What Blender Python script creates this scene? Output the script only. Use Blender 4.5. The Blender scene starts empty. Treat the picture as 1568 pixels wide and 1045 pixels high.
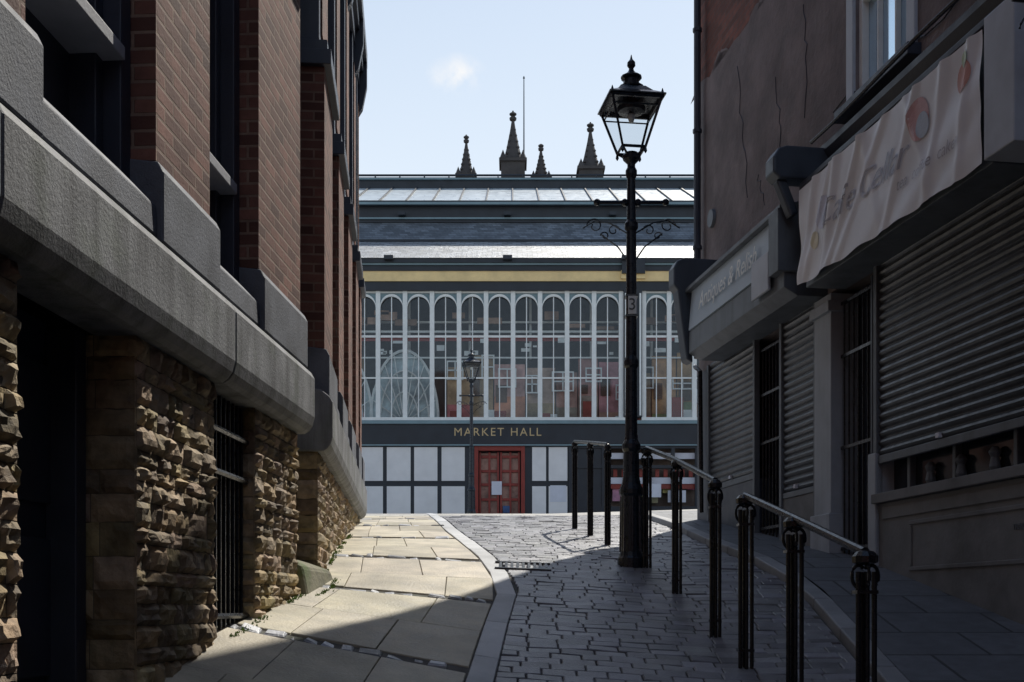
import bpy, bmesh, math, random
from mathutils import Vector, Matrix, noise
random.seed(7)
R=random.random
def U(a,b): return a+(b-a)*R()
scene=bpy.context.scene
scene.view_settings.view_transform='Standard'
scene.view_settings.look='None'
scene.view_settings.exposure=0

# ---------------------------------------------------------------- materials
def _nt(name):
    m=bpy.data.materials.new(name); m.use_nodes=True
    nt=m.node_tree; b=nt.nodes['Principled BSDF']
    return m,nt,b
def mul(c,k): return (min(1,c[0]*k),min(1,c[1]*k),min(1,c[2]*k),1)
def mixc(nt,fac,a,b,mode='MIX'):
    n=nt.nodes.new('ShaderNodeMix'); n.data_type='RGBA'; n.blend_type=mode
    for sock,v in ((n.inputs[0],fac),(n.inputs[6],a),(n.inputs[7],b)):
        if isinstance(v,bpy.types.NodeSocket): nt.links.new(v,sock)
        else: sock.default_value=v
    return n.outputs[2]
def nz(nt,vec,scale,detail=4,rough=.6):
    n=nt.nodes.new('ShaderNodeTexNoise'); n.inputs['Scale'].default_value=scale
    n.inputs['Detail'].default_value=detail; n.inputs['Roughness'].default_value=rough
    nt.links.new(vec,n.inputs['Vector']); return n.outputs['Fac']
def ramp(nt,fac,a,b):
    n=nt.nodes.new('ShaderNodeMapRange'); n.inputs[1].default_value=a; n.inputs[2].default_value=b
    nt.links.new(fac,n.inputs[0]); return n.outputs[0]
def mathn(nt,op,a,b=None):
    n=nt.nodes.new('ShaderNodeMath'); n.operation=op
    for i,v in enumerate((a,b)):
        if v is None: continue
        if isinstance(v,bpy.types.NodeSocket): nt.links.new(v,n.inputs[i])
        else: n.inputs[i].default_value=v
    return n.outputs[0]
def pos(nt):
    return nt.nodes.new('ShaderNodeNewGeometry').outputs['Position']
def bumpn(nt,b,h,dist,strength=.6,prev=None):
    n=nt.nodes.new('ShaderNodeBump'); n.inputs['Distance'].default_value=dist
    n.inputs['Strength'].default_value=strength
    nt.links.new(h,n.inputs['Height'])
    if prev: nt.links.new(prev,n.inputs['Normal'])
    nt.links.new(n.outputs[0],b.inputs['Normal']); return n.outputs[0]
def M(name,col,rough=.7,var=.3,scale=5,bump=.004,bscale=40,metal=0,tint=False,stain=.35,stainscale=1.1,streak=False,moss=0,spec=.5):
    m,nt,b=_nt(name); p=pos(nt)
    c=mixc(nt,ramp(nt,nz(nt,p,scale),.3,.7),mul(col,1-var),mul(col,1+var))
    if stain>0:
        if streak:
            mp=nt.nodes.new('ShaderNodeMapping'); mp.inputs['Scale'].default_value=(5,5,.5)
            nt.links.new(p,mp.inputs[0]); f=nz(nt,mp.outputs[0],stainscale)
        else: f=nz(nt,p,stainscale)
        c=mixc(nt,mathn(nt,'MULTIPLY',ramp(nt,f,.45,.72),stain),c,mul(col,.35))
    if moss>0:
        f=ramp(nt,nz(nt,p,3.1),.5,.65)
        c=mixc(nt,mathn(nt,'MULTIPLY',f,moss),c,(.07,.11,.03,1))
    if tint:
        a=nt.nodes.new('ShaderNodeAttribute'); a.attribute_name='tint'
        c=mixc(nt,1.0,c,a.outputs['Color'],'MULTIPLY')
    nt.links.new(c,b.inputs['Base Color'])
    r=ramp(nt,nz(nt,p,scale*2,2),.2,.8)
    r=mathn(nt,'ADD',mathn(nt,'MULTIPLY',r,.2),rough-.1)
    nt.links.new(r,b.inputs['Roughness']); b.inputs['Metallic'].default_value=metal
    b.inputs['Specular IOR Level'].default_value=spec
    if bump>0: bumpn(nt,b,nz(nt,p,bscale,5,.65),bump,.8)
    return m
def brickmat(name,col,mortar,bw=.225,bh=.075,ms=.006,rough=.8,var=.45,horizontal=False,bump=.006,tint2=None,spec=.4):
    m,nt,b=_nt(name); p=pos(nt)
    s=nt.nodes.new('ShaderNodeSeparateXYZ'); nt.links.new(p,s.inputs[0])
    cb=nt.nodes.new('ShaderNodeCombineXYZ')
    if horizontal:
        nt.links.new(s.outputs[0],cb.inputs[0]); nt.links.new(s.outputs[1],cb.inputs[1])
    else:
        nt.links.new(mathn(nt,'ADD',s.outputs[0],s.outputs[1]),cb.inputs[0]); nt.links.new(s.outputs[2],cb.inputs[1])
    t=nt.nodes.new('ShaderNodeTexBrick'); nt.links.new(cb.outputs[0],t.inputs['Vector'])
    t.inputs['Scale'].default_value=1; t.inputs['Brick Width'].default_value=bw
    t.inputs['Row Height'].default_value=bh; t.inputs['Mortar Size'].default_value=ms
    t.inputs['Mortar Smooth'].default_value=.3; t.inputs['Bias'].default_value=0
    t.inputs['Color1'].default_value=mul(col,1-var); t.inputs['Color2'].default_value=mul(tint2 or col,1+var)
    t.inputs['Mortar'].default_value=(*mortar,1)
    c=mixc(nt,mathn(nt,'MULTIPLY',ramp(nt,nz(nt,p,9),.35,.75),.5),t.outputs['Color'],mul(col,.45))
    c=mixc(nt,mathn(nt,'MULTIPLY',ramp(nt,nz(nt,p,.9),.45,.75),.5),c,mul(col,.35))
    nt.links.new(c,b.inputs['Base Color']); b.inputs['Roughness'].default_value=rough
    b.inputs['Specular IOR Level'].default_value=spec
    h=mathn(nt,'ADD',mathn(nt,'MULTIPLY',t.outputs['Fac'],-1.0),mathn(nt,'MULTIPLY',nz(nt,p,60),.5))
    bumpn(nt,b,h,bump,.9)
    return m
def glassmat(name,col=(.6,.7,.75),transp=.7,rough=.05):
    m,nt,b=_nt(name); nt.nodes.remove(b)
    o=nt.nodes['Material Output']; tr=nt.nodes.new('ShaderNodeBsdfTransparent'); gl=nt.nodes.new('ShaderNodeBsdfGlossy')
    tr.inputs[0].default_value=(*col,1); gl.inputs['Roughness'].default_value=rough
    gl.inputs[0].default_value=(.8,.85,.9,1)
    mx=nt.nodes.new('ShaderNodeMixShader'); mx.inputs[0].default_value=1-transp
    nt.links.new(tr.outputs[0],mx.inputs[1]); nt.links.new(gl.outputs[0],mx.inputs[2]); nt.links.new(mx.outputs[0],o.inputs[0])
    return m

m_rock=M('rock_faced_stone',(.33,.25,.155),.85,.5,10,.014,26,tint=True,stain=.45,stainscale=2.4,moss=.15)
m_mortar=M('old_mortar',(.13,.11,.08),.95)
m_ledge=M('ledge_stone',(.21,.215,.225),.75,.35,3,.006,60,stain=.85,stainscale=1.6,moss=.2,streak=True)
m_plinth=M('plinth_stone',(.14,.15,.175),.75,.32,4,.005,70,stain=.6)
m_sill=M('sill_stone',(.42,.43,.46),.7,.15,4,.003,70,stain=.3)
m_brick=brickmat('red_brick',(.165,.068,.05),(.28,.19,.14),ms=.009,tint2=(.20,.09,.066))
m_brick2=brickmat('dark_brick',(.22,.075,.05),(.16,.13,.11))
m_slatepaint=M('slate_blue_paint',(.033,.041,.064),.45,.2,3,.002,20,stain=.3)
m_black=M('black_gloss_paint',(.012,.014,.018),.3,.3,12,.001,90,stain=.2)
m_iron=M('lamp_blue_black_paint',(.010,.017,.028),.3,.3,12,.001,60,stain=.2)
m_darkglass=M('dark_window_glass',(.02,.025,.035),.12,.2,1,.0,5,stain=0)
m_skyglass=M('sky_reflecting_glass',(.6,.75,.88),.12,.05,1,.0,5,stain=0,metal=.9)
m_render=M('weathered_render',(.225,.19,.19),.9,.28,2.2,.02,12,stain=.6,stainscale=1.3)
m_cream=M('cream_painted_render',(.215,.22,.225),.75,.15,4,.004,30,stain=.6,stainscale=1.8)
m_greypaint=M('grey_painted_wood',(.13,.15,.175),.5,.12,5,.001,30,stain=.5,streak=True)
m_pilaster=M('pale_pilaster_paint',(.40,.44,.49),.6,.1,5,.001,30,stain=.35,streak=True)
m_shutter=M('roller_shutter_steel',(.08,.085,.095),.36,.15,6,.001,50,metal=.3,stain=.5,streak=True)
m_sign=M('sign_board_paint',(.40,.48,.56),.45,.08,3,.001,30,stain=.25)
m_white=M('white_gloss_paint',(.82,.85,.84),.5,.06,6,.001,30,stain=.12)
m_box=M('white_box_paint',(.48,.52,.59),.5,.08,6,.001,30,stain=.25)
m_flag=M('flagstone',(.47,.425,.33),.6,.28,3.5,.008,45,tint=True,stain=.6,stainscale=1.5,moss=.08)
m_sett=M('granite_sett',(.22,.225,.24),.40,.3,7,.006,55,tint=True,stain=.35)
m_grout=M('ground_grout',(.10,.095,.088),.95,.35,8,.01,30,moss=.2)
m_pale=M('pale_kerb_stone',(.49,.50,.51),.6,.14,5,.004,60,tint=True,stain=.4)
m_pave=brickmat('pavement_flags',(.175,.185,.20),(.06,.063,.065),.75,.55,.012,.65,.12,True)
m_road=brickmat('street_setts',(.46,.445,.41),(.2,.19,.17),.42,.3,.02,.6,.2,True,.006)
m_marketdark=M('market_charcoal_paint',(.022,.028,.038),.5,.2,3,.001,30,stain=.2)
m_yellow=M('ochre_paint',(.88,.67,.33),.55,.1,3,.001,30,stain=.15)
m_gold=M('gold_lettering',(.60,.45,.24),.4,.1,3,.0,30,stain=0)
m_teal=M('teal_grey_paint',(.20,.30,.34),.5,.1,3,.001,30,stain=.2)
m_panel=M('white_panel_paint',(.85,.84,.84),.6,.05,2,.001,30,stain=.12)
m_redpaint=M('red_paint',(.27,.035,.025),.4,.15,5,.001,30,stain=.2)
m_redglass=M('door_pane',(.32,.18,.14),.3,.5,3,0,5)
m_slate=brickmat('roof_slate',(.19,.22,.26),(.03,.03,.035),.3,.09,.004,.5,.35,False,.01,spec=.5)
m_slate_lo=brickmat('roof_slate_sheen',(.36,.38,.40),(.06,.06,.065),.34,.3,.012,.40,.35,True,.03,spec=.8)  # base colour whitened to carry the sun glare on the lower slope
m_skylight=M('roof_glazing',(.54,.60,.63),.33,.15,2,.001,10,stain=.25,spec=.8)
m_tower=M('dark_gothic_stone',(.075,.068,.066),.9,.3,.8,.05,3,stain=.3)
m_wood=M('stall_wood',(.52,.33,.24),.6,.45,2.0,.002,20,tint=True,stain=.6,stainscale=.9)
m_intdark=M('interior_dark',(.14,.15,.16),.8,.4,.8)
m_paper=M('paper_notice',(.7,.72,.8),.6,.05,5,0,10,stain=0)
m_moss=M('mossy_stone',(.20,.19,.13),.9,.3,9,.01,35,moss=.8)
m_mglass=glassmat('market_glass',(.88,.92,.93),.945)
m_lglass=glassmat('lantern_glass',(.93,.95,.96),.93,.1)
m_bluebar=M('blue_box',(.05,.12,.30),.5)
m_lightbox=M('pale_frame',(.84,.85,.83),.5,.1,stain=.1)

# ---------------------------------------------------------------- mesh builder
class MB:
    def __init__(s): s.v=[];s.f=[];s.t=[]
    def add(s,vs,fs,tint=1.0):
        o=len(s.v); s.v+= [tuple(v) for v in vs]
        for f in fs: s.f.append([i+o for i in f]); s.t.append(tint)
    def hexa(s,p,tint=1.0):
        s.add(p,[(0,3,2,1),(4,5,6,7),(0,1,5,4),(1,2,6,5),(2,3,7,6),(3,0,4,7)],tint)
    def box(s,x0,x1,y0,y1,z0,z1,tint=1.0):
        s.hexa([(x0,y0,z0),(x1,y0,z0),(x1,y1,z0),(x0,y1,z0),(x0,y0,z1),(x1,y0,z1),(x1,y1,z1),(x0,y1,z1)],tint)
    def fbox(s,F,s0,s1,n0,n1,z0,z1,tint=1.0):
        s.hexa([F(s0,n0,z0),F(s1,n0,z0),F(s1,n1,z0),F(s0,n1,z0),F(s0,n0,z1),F(s1,n0,z1),F(s1,n1,z1),F(s0,n1,z1)],tint)
    def quad(s,a,b,c,d,tint=1.0): s.add([a,b,c,d],[(0,1,2,3)],tint)
    def lathe(s,cx,cy,z0,prof,seg=12,rot=0):
        vs=[];fs=[]
        for r,z in prof:
            for i in range(seg):
                a=2*math.pi*i/seg+rot; vs.append((cx+r*math.cos(a),cy+r*math.sin(a),z0+z))
        n=len(prof)
        for j in range(n-1):
            for i in range(seg):
                k=(i+1)%seg; fs.append((j*seg+i,j*seg+k,(j+1)*seg+k,(j+1)*seg+i))
        fs.append(tuple(range(seg-1,-1,-1))); fs.append(tuple((n-1)*seg+i for i in range(seg)))
        s.add(vs,fs)
    def tube(s,pts,r,seg=6):
        pts=[Vector(p) for p in pts]; vs=[];fs=[]
        for i,p in enumerate(pts):
            d=(pts[min(i+1,len(pts)-1)]-pts[max(i-1,0)]).normalized()
            up=Vector((0,0,1)) if abs(d.z)<.95 else Vector((1,0,0))
            a=d.cross(up).normalized(); b=d.cross(a).normalized()
            for k in range(seg):
                t=2*math.pi*k/seg; vs.append(p+a*r*math.cos(t)+b*r*math.sin(t))
        for j in range(len(pts)-1):
            for k in range(seg):
                l=(k+1)%seg; fs.append((j*seg+k,j*seg+l,(j+1)*seg+l,(j+1)*seg+k))
        fs.append(tuple(range(seg))); fs.append(tuple((len(pts)-1)*seg+i for i in range(seg-1,-1,-1)))
        s.add(vs,fs)
    def prism(s,F,s0,s1,prof):   # prof list of (n,z)
        n=len(prof); vs=[F(s0,a,b) for a,b in prof]+[F(s1,a,b) for a,b in prof]
        fs=[tuple(range(n)),tuple(range(2*n-1,n-1,-1))]+[(i,(i+1)%n,n+(i+1)%n,n+i) for i in range(n)]
        s.add(vs,fs)
    def done(s,name,mat,parent=None,bevel=0,smooth=False):
        me=bpy.data.meshes.new(name); me.from_pydata(s.v,[],s.f); me.update()
        at=me.attributes.new('tint','FLOAT_COLOR','FACE')
        for i,t in enumerate(s.t):
            at.data[i].color=(t,t,t,1) if not isinstance(t,tuple) else (*t,1)
        bm=bmesh.new(); bm.from_mesh(me); bmesh.ops.recalc_face_normals(bm,faces=bm.faces); bm.to_mesh(me); bm.free()
        if smooth:
            for p in me.polygons: p.use_smooth=True
        me.materials.append(mat)
        o=bpy.data.objects.new(name,me); scene.collection.objects.link(o)
        if parent: o.parent=parent
        if bevel>0:
            b=o.modifiers.new('bevel','BEVEL'); b.width=bevel; b.segments=2; b.limit_method='ANGLE'; b.angle_limit=math.radians(40)
        return o
def E(name):
    e=bpy.data.objects.new(name,None); scene.collection.objects.link(e); return e
def text(body,size,mat,parent,mtx,name,ext=.004,spacing=1.0,shear=0,xs=1.0,deform=None):
    c=bpy.data.curves.new(name,'FONT'); c.body=body; c.size=size; c.extrude=ext; c.align_x='CENTER'; c.align_y='CENTER'
    c.space_character=spacing; c.shear=shear
    o=bpy.data.objects.new(name,c); scene.collection.objects.link(o)
    dg=bpy.context.evaluated_depsgraph_get(); me=bpy.data.meshes.new_from_object(o.evaluated_get(dg))
    bpy.data.objects.remove(o); me.materials.clear(); me.materials.append(mat)
    me.transform(mtx@Matrix.Diagonal((xs,1,1,1)))
    if deform:
        for v in me.vertices: v.co=deform(v.co)
    o=bpy.data.objects.new(name,me); scene.collection.objects.link(o); o.parent=parent; return o

# ---------------------------------------------------------------- ground form
PR=[(-40,-5.5),(-10,-3.6),(0,-1.85),(5.2,-.82),(7.85,-.2),(10.35,.385),(12.2,.66),(14.1,.98),(17,1.32),(20,1.62),(26,2.13),(32,2.62),(38,3.1),(60,3.2),(900,3.2)]
def base(y):
    if y<=PR[0][0]: return PR[0][1]
    for (a,za),(b,zb) in zip(PR,PR[1:]):
        if y<=b: return za+(zb-za)*(y-a)/(b-a)
    return PR[-1][1]
def basez(y): return (base(y-.5)+base(y)*2+base(y+.5))/4
def G(x,y):
    z=basez(y)
    f=min(1,max(0,(14-y)/6))
    z+=.06*f*(1.3-min(1.3,max(-2.2,x)))
    z+=.155*min(1,max(0,(9.3-y)/3.2))*max(0,min(2.2,-x-.1))
    g=min(1,max(0,(y-14)/8)); g2=min(1,max(0,(60-y)/20))
    z+=.03*g*g2*max(0,min(6,x-1))
    return z
def rng(a,b,st):
    o=[];x=a
    while x<b-1e-6: o.append(x); x+=st
    o.append(b); return o
def sheet(xs,ys,off,fx=None):
    b=MB(); vs=[];nx=len(xs)
    for y in ys:
        for x in xs:
            X=fx(x,y) if fx else x; vs.append((X,y,G(X,y)+off))
    fs=[(j*nx+i,j*nx+i+1,(j+1)*nx+i+1,(j+1)*nx+i) for j in range(len(ys)-1) for i in range(nx-1)]
    b.add(vs,fs); return b
gx=[-400,-150,-60,-25,-10,-5]+rng(-3,-.6,.4)+[-.35,-.1,.15,.5]+rng(1,8,.5)+[12,25,60,150,400]
gy=[-60,-40,-25]+rng(-10,40,.4)+[45,60,100,200,450,900]
sheet(gx,gy,-.014).done('ground',m_grout,smooth=True)
sheet([-30,-12,-6]+rng(-4,7,.5)+[14,40],rng(19.0,37.9,.35),0.0).done('street',m_road,smooth=True)

# ---------------------------------------------------------------- frames along the walls
def FL(s,n,z): return (-1.985+.0606*s+n, s-.0606*n, z)
def FL2(s,n,z): return (-.732-.0877*s+n, s+.0877*n, z)
def FR(s,n,z): return (4.82-.16*s-n, s-.16*n, z)

LINE=[(-.1,-3),(-.22,5.8),(-.10,8.0),(-.03,9.0),(-.07,9.4),(-.44,12),(-.75,13.9),(-1.3,19),(-1.9,26)]
def lerp(P,y):
    if y<=P[0][1]: return P[0][0]
    for (xa,a),(xb,b) in zip(P,P[1:]):
        if y<=b: return xa+(xb-xa)*(y-a)/(b-a)
    return P[-1][0]
def lineX(y): return lerp(LINE,y)
KERB=[(2.1,-3),(2.12,6),(2.33,9.2),(2.1,12),(1.98,13.9),(1.95,16),(1.95,19)]
def kerbX(y): return lerp(KERB,y)

def stone(b,c4,th,ch,tint,jz=.004):
    cx=sum(c[0] for c in c4)/4; cy=sum(c[1] for c in c4)/4
    dz=U(-jz,jz); tx=U(-jz,jz); ty=U(-jz,jz)
    lo=[];mi=[];hi=[]
    for i,(x,y) in enumerate(c4):
        z=G(x,y)+dz+(tx if i in(0,3) else -tx)+(ty if i<2 else -ty)
        lo.append((x,y,z-.03)); mi.append((x,y,z+th-ch))
        ux,uy=cx-x,cy-y; sx=min(1,ch/max(abs(ux),1e-3)); sy=min(1,ch/max(abs(uy),1e-3))
        hi.append((x+ux*sx,y+uy*sy,z+th))
    vs=lo+mi+hi; fs=[]
    for k in (0,4):
        for i in range(4):
            j=(i+1)%4; fs.append((k+i,k+j,k+4+j,k+4+i))
    fs.append((8,9,10,11)); b.add(vs,fs,tint)

fl=MB(); st=MB()
def wallX(y):
    return FL(y,0,0)[0]-.1 if y<8.4 else FL2(y,0,0)[0]-.1
strips=[2.8,4.7,6.62,8.5,10.25,12.6,14.6,16.8,19.0]
for a,b_ in zip(strips,strips[1:]):
    y=a+.13
    nrow=2; hh=(b_-a-.16)/nrow
    for r in range(nrow):
        y0=y+r*hh; y1=y0+hh-.006
        xl0=wallX(y0)-.05; xl1=wallX(y1)-.05; e0,e1=lineX(y0)-.085,lineX(y1)-.085
        nn=3; cuts=[0]+sorted([(i+1)/nn+U(-.1,.1) for i in range(nn-1)])+[1]
        for c0,c1 in zip(cuts,cuts[1:]):
            g=.003
            t=U(.84,1.12); t=(t,t*U(.97,1.0),t*U(.9,1.0))
            f=lambda c,L,Rr:L+(Rr-L)*c
            stone(fl,[(f(c0,xl0,e0)+g,y0),(f(c1,xl0,e0)-g,y0),(f(c1,xl1,e1)-g,y1),(f(c0,xl1,e1)+g,y1)],.0,.004,t,.002)
    x=wallX(a)-.05
    while x<lineX(a)-.14:
        w=U(.08,.2)
        t=U(.3,2.1)
        stone(st,[(x,a+.0),(x+w-.025,a+.0),(x+w-.025,a+.095),(x,a+.095)],U(-.02,.018),.012,t,.006); x+=w
fl.done('flagstone_pavement',m_flag)
y=2.5; k=0
while y<19.0:
    h=U(.108,.122); y1=y+h-.007
    xl=lineX(y)+.085; xr=kerbX(y)-.01
    x=xl
    first=U(.08,.2)
    while x<xr:
        w=first if first else U(.17,.23); first=None; x1=min(x+w-.007,xr)
        if x1-x<.04: break
        t=U(.72,1.3); t=(t,t*U(.96,1),t*U(.94,1.03))
        stone(st,[(x,y),(x1,y),(x1,y1),(x,y1)],U(-.003,.003),.006,t,.0035)
        x+=w
    y+=h; k+=1
st.done('granite_sett_roadway',m_sett)
pl=MB(); y=2.5
while y<26:
    L=U(.7,1.1); y1=min(y+L-.008,26)
    t=U(.88,1.08)
    stone(pl,[(lineX(y)-.075,y),(lineX(y)+.075,y),(lineX(y1)+.075,y1),(lineX(y1)-.075,y1)],.010 if y>18.5 else .004,.005,t,.001)
    y+=L
pl.done('pale_stone_channel',m_pale)
kb=MB(); y=-3
while y<18.5:
    L=.9; y1=y+L-.01; t=U(.5,.7)
    a0,a1=kerbX(y),kerbX(y1)
    zz=lambda x,yy,h:G(x,yy)+h
    kb.hexa([(a0,y,zz(a0,y,-.1)),(a0+.14,y,zz(a0,y,-.1)),(a1+.14,y1,zz(a1,y1,-.1)),(a1,y1,zz(a1,y1,-.1)),
             (a0,y,zz(a0,y,.07)),(a0+.14,y,zz(a0,y,.07)),(a1+.14,y1,zz(a1,y1,.07)),(a1,y1,zz(a1,y1,.07))],t)
    y+=L
kb.done('kerb',m_pale,bevel=.012)
sheet([0,.25,.5,.75,1],rng(-6,18.4,.5),.066,lambda t,y:kerbX(y)+.14+t*(max(5.0,FR(y,-.5,0)[0])-kerbX(y))).done('pavement',m_pave)
dg=MB()
def gp(x,y,h): return (x,y,G(x,y)+h)
for i in range(9):
    x=-.11+i*.05
    dg.hexa([gp(x,9.9,.0),gp(x+.022,9.9,.0),gp(x+.022,10.2,.0),gp(x,10.2,.0),gp(x,9.9,.012),gp(x+.022,9.9,.012),gp(x+.022,10.2,.012),gp(x,10.2,.012)])
for yy in (9.87,10.2):
    dg.hexa([gp(-.15,yy,.0),gp(.34,yy,.0),gp(.34,yy+.03,.0),gp(-.15,yy+.03,.0),gp(-.15,yy,.014),gp(.34,yy,.014),gp(.34,yy+.03,.014),gp(-.15,yy+.03,.014)])
dg.done('drain_grate',m_black)

# ---------------------------------------------------------------- rock faced masonry
def masonry(b,mapf,a0,a1,zlo,z1,course=.092,wmin=.11,wmax=.30,rough=1.0):
    zmin=min(zlo(a0),zlo(a1)); z=z1
    while z>zmin-.1:
        h=course*U(.7,1.3); zb=z-h
        a=a0
        while a<a1-.02:
            w=U(wmin,wmax); e=min(a+w,a1)
            if a1-e<.07: e=a1
            if z>zlo((a+e)/2)-.15:
                nx,ny=6,4; g=.002; bul=U(-.002,.02)*rough; t=U(.55,1.3); t=(t,t*U(.92,1.04),t*U(.8,1.12))
                vs=[]; off=U(0,99); tilt=U(-.012,.012)*rough; tz=U(-.01,.01)*rough
                for j in range(ny+1):
                    for i in range(nx+1):
                        u=i/nx; v=j/ny
                        eu=min(u,1-u)*nx; ev=min(v,1-v)*ny
                        k=min(1,eu)*min(1,ev)
                        nn=-.009+k*(.009+bul+tilt*(u-.5)*2+tz*(v-.5)*2)+(noise.noise((u*2.3+off,v*1.9,off*.3))*.022+U(-.006,.006))*rough*k
                        aa=a+g+(e-a-2*g)*u; zz=zb+g+(h-2*g)*v
                        if 0<i<nx: zz+=noise.noise((u*3+off,7,v))*.008
                        vs.append(mapf(aa,nn,zz))
                fs=[(j*(nx+1)+i,j*(nx+1)+i+1,(j+1)*(nx+1)+i+1,(j+1)*(nx+1)+i) for j in range(ny) for i in range(nx)]
                b.add(vs,fs,t)
            a=e
        z=zb

LB=E('brick_warehouse')
def gl(F): return lambda a: G(F(a,0.1,0)[0],F(a,0,0)[1])
rk=MB(); mo=MB(); lg=MB(); pt=MB(); br=MB(); dk=MB(); gs=MB(); sl=MB(); bars=MB()
for a,b_ in ((1.5,4.04),(5.10,6.20),(6.95,8.0)):
    masonry(rk,FL,a,b_,gl(FL),1.22)
    mo.fbox(FL,a+.012,b_-.012,-.4,-.011,-3,1.22)
for s0,dr in ((5.10,1),(6.95,1)):
    masonry(rk,lambda a,n,z,s0=s0:FL(s0-n,-a,z),.0,.36,lambda a:G(-1.9,s0)-.0,1.22,.12,.15,.25,.5)
masonry(rk,lambda a,n,z:FL(8.0+n,-a,z),0,.4,lambda a:0,1.22,.12,.15,.25,.4)
mo.fbox(FL,6.2,6.95,-.9,-.42,-3,1.25)
dk.fbox(FL,4.04,5.1,-.5,-.36,-3,1.25)
for z0 in (-1.1,-.3,.45):
    dk.fbox(FL,4.15,5.0,-.36,-.335,z0,z0+.6)
dk.fbox(FL,4.98,5.08,-.36,-.22,-3,1.22); dk.fbox(FL,4.06,4.14,-.36,-.22,-3,1.22)
for i in range(9):
    s=6.24+i*.083
    bars.tube([FL(s,-.07,-.75),FL(s,-.07,1.2)],.011)
for zz in (.76,1.0,-.05):
    bars.tube([FL(6.18,-.05,zz),FL(6.97,-.05,zz)],.018)
bars.done('barred_window',m_black,LB)
ledge=[(-.2,1.215),(.045,1.215),(.075,1.235),(.1,1.27),(.115,1.33),(.115,1.60),(.09,1.645),(.02,1.70),(-.2,1.72)]
s=1.0
for e in (3.7,6.2,8.04):
    lg.prism(FL,s,e-.004,ledge); s=e
piersI=[(1.2,2.3),(3.15,4.05),(5.2,6.03),(6.86,7.95)]
def pierset(F,piers,ztop=4.25):
    for a,b_ in piers:
        pt.prism(F,a,b_,[(-.2,1.66),(.085,1.66),(.085,1.98),(.06,2.03),(-.2,2.06)])
        br.fbox(F,a+.015,b_-.06,-.32,.045,2.04,ztop)
        dk.fbox(F,a-.04,b_+.03,-.32,.10,ztop,ztop+.12); dk.fbox(F,a-.02,b_+.01,-.32,.07,ztop+.12,ztop+.2)
        dk.fbox(F,a+.05,b_-.05,-.32,.0,ztop+.2,7.1); br.fbox(F,a+.2,b_-.2,-.3,.015,ztop+.35,6.8)
    for (a,b_),(c,d_) in zip(piers,piers[1:]):
        if c-b_<.1: continue
        pt.prism(F,b_+.002,c-.002,[(-.3,1.68),(.06,1.68),(.055,1.82),(-.04,1.92),(-.3,1.97)])
        dk.fbox(F,b_-.02,c+.012,-.6,-.27,1.9,2.5)
        dk.fbox(F,b_-.06,b_+.08,-.5,-.09,1.95,7.1); dk.fbox(F,c-.10,c+.012,-.5,-.07,1.95,7.1)
        dk.fbox(F,c-.18,c-.101,-.5,-.15,1.95,7.1); dk.fbox(F,b_+.081,b_+.16,-.5,-.16,1.95,7.1)
        sl.prism(F,b_+.08,c-.10,[(-.3,2.44),(-.05,2.44),(-.05,2.50),(-.3,2.62)])
        gs.fbox(F,b_,c,-.5,-.36,2.55,4.1)
        m=(b_+c)/2; dk.fbox(F,m-.03,m+.03,-.4,-.30,2.6,4.1); dk.fbox(F,b_+.1,c-.12,-.4,-.30,3.3,3.36)
        dk.fbox(F,b_-.02,c+.012,-.5,-.06,4.1,4.7)
        gs.fbox(F,b_,c,-.5,-.36,4.7,6.6)
        dk.fbox(F,m-.03,m+.03,-.4,-.30,4.7,6.6); sl.prism(F,b_+.1,c-.12,[(-.3,4.705),(-.05,4.705),(-.05,4.77),(-.3,4.83)])
        dk.fbox(F,b_-.02,c+.012,-.5,-.06,6.6,7.1)
pierset(FL,piersI)
s0=8.92
masonry(rk,FL2,s0,15.7,gl(FL2),1.22)
masonry(rk,lambda a,n,z:FL2(s0-n,-a,z),0,.35,lambda a:.1,1.22,.12,.15,.25,.4)
mo.fbox(FL2,s0+.02,15.68,-.5,-.011,-1,1.22)
s=s0-.03
for e in (10.1,11.4,12.8,14.2,15.75):
    lg.prism(FL2,s,e-.004,ledge); s=e
piersII=[(8.97,9.95),(10.75,11.6),(12.4,13.25),(14.05,14.8),(15.2,15.7)]
pierset(FL2,piersII)
dk.fbox(FL,7.95,9.0,-.8,-.33,-1,7.1)
dk.tube([FL(8.45,-.2,-.2),FL(8.45,-.2,7)],.05,10)
for F,a,b_ in ((FL,-14,8.6),(FL2,8.7,15.75)):
    dk.fbox(F,a,b_,-.4,.02,7.1,7.28); dk.fbox(F,a,b_,-.4,.07,7.28,7.42); dk.fbox(F,a,b_,-.4,.12,7.42,7.62); dk.fbox(F,a,b_,-.4,.08,7.62,7.72)
    br.fbox(F,a,b_-.02,-5,-.42,7.1,12.5)  # upper mass out of view, made taller to deepen shade in the lane
    dk.fbox(F,a,b_,-5,-.62,-3,7.1)
for s_ in (9.4,11.1,12.8,14.4,15.55): dk.prism(FL2,s_,s_+.12,[(0,6.7),(.06,6.8),(.12,7.1),(.12,7.42),(0,7.42)])
dk.fbox(FL,-14,1.5,-.6,0,-5,1.2); br.fbox(FL,-14,1.2,-.6,0,1.75,7.1); lg.fbox(FL,-14,.99,-.6,.1,1.215,1.7)
rk.done('rock_faced_wall',m_rock,LB,smooth=False); mo.done('mortar_core',m_mortar,LB)
lg.done('stone_ledge',m_ledge,LB,bevel=.012); pt.done('stone_plinths',m_plinth,LB,bevel=.01)
br.done('brick_piers',m_brick,LB); dk.done('painted_frames',m_slatepaint,LB,bevel=.006)
gs.done('window_glass',m_darkglass,LB); sl.done('window_sills',m_sill,LB,bevel=.006)
ms=MB()
def gz(x,y,h): return (x,y,G(x,y)+h)
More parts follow.
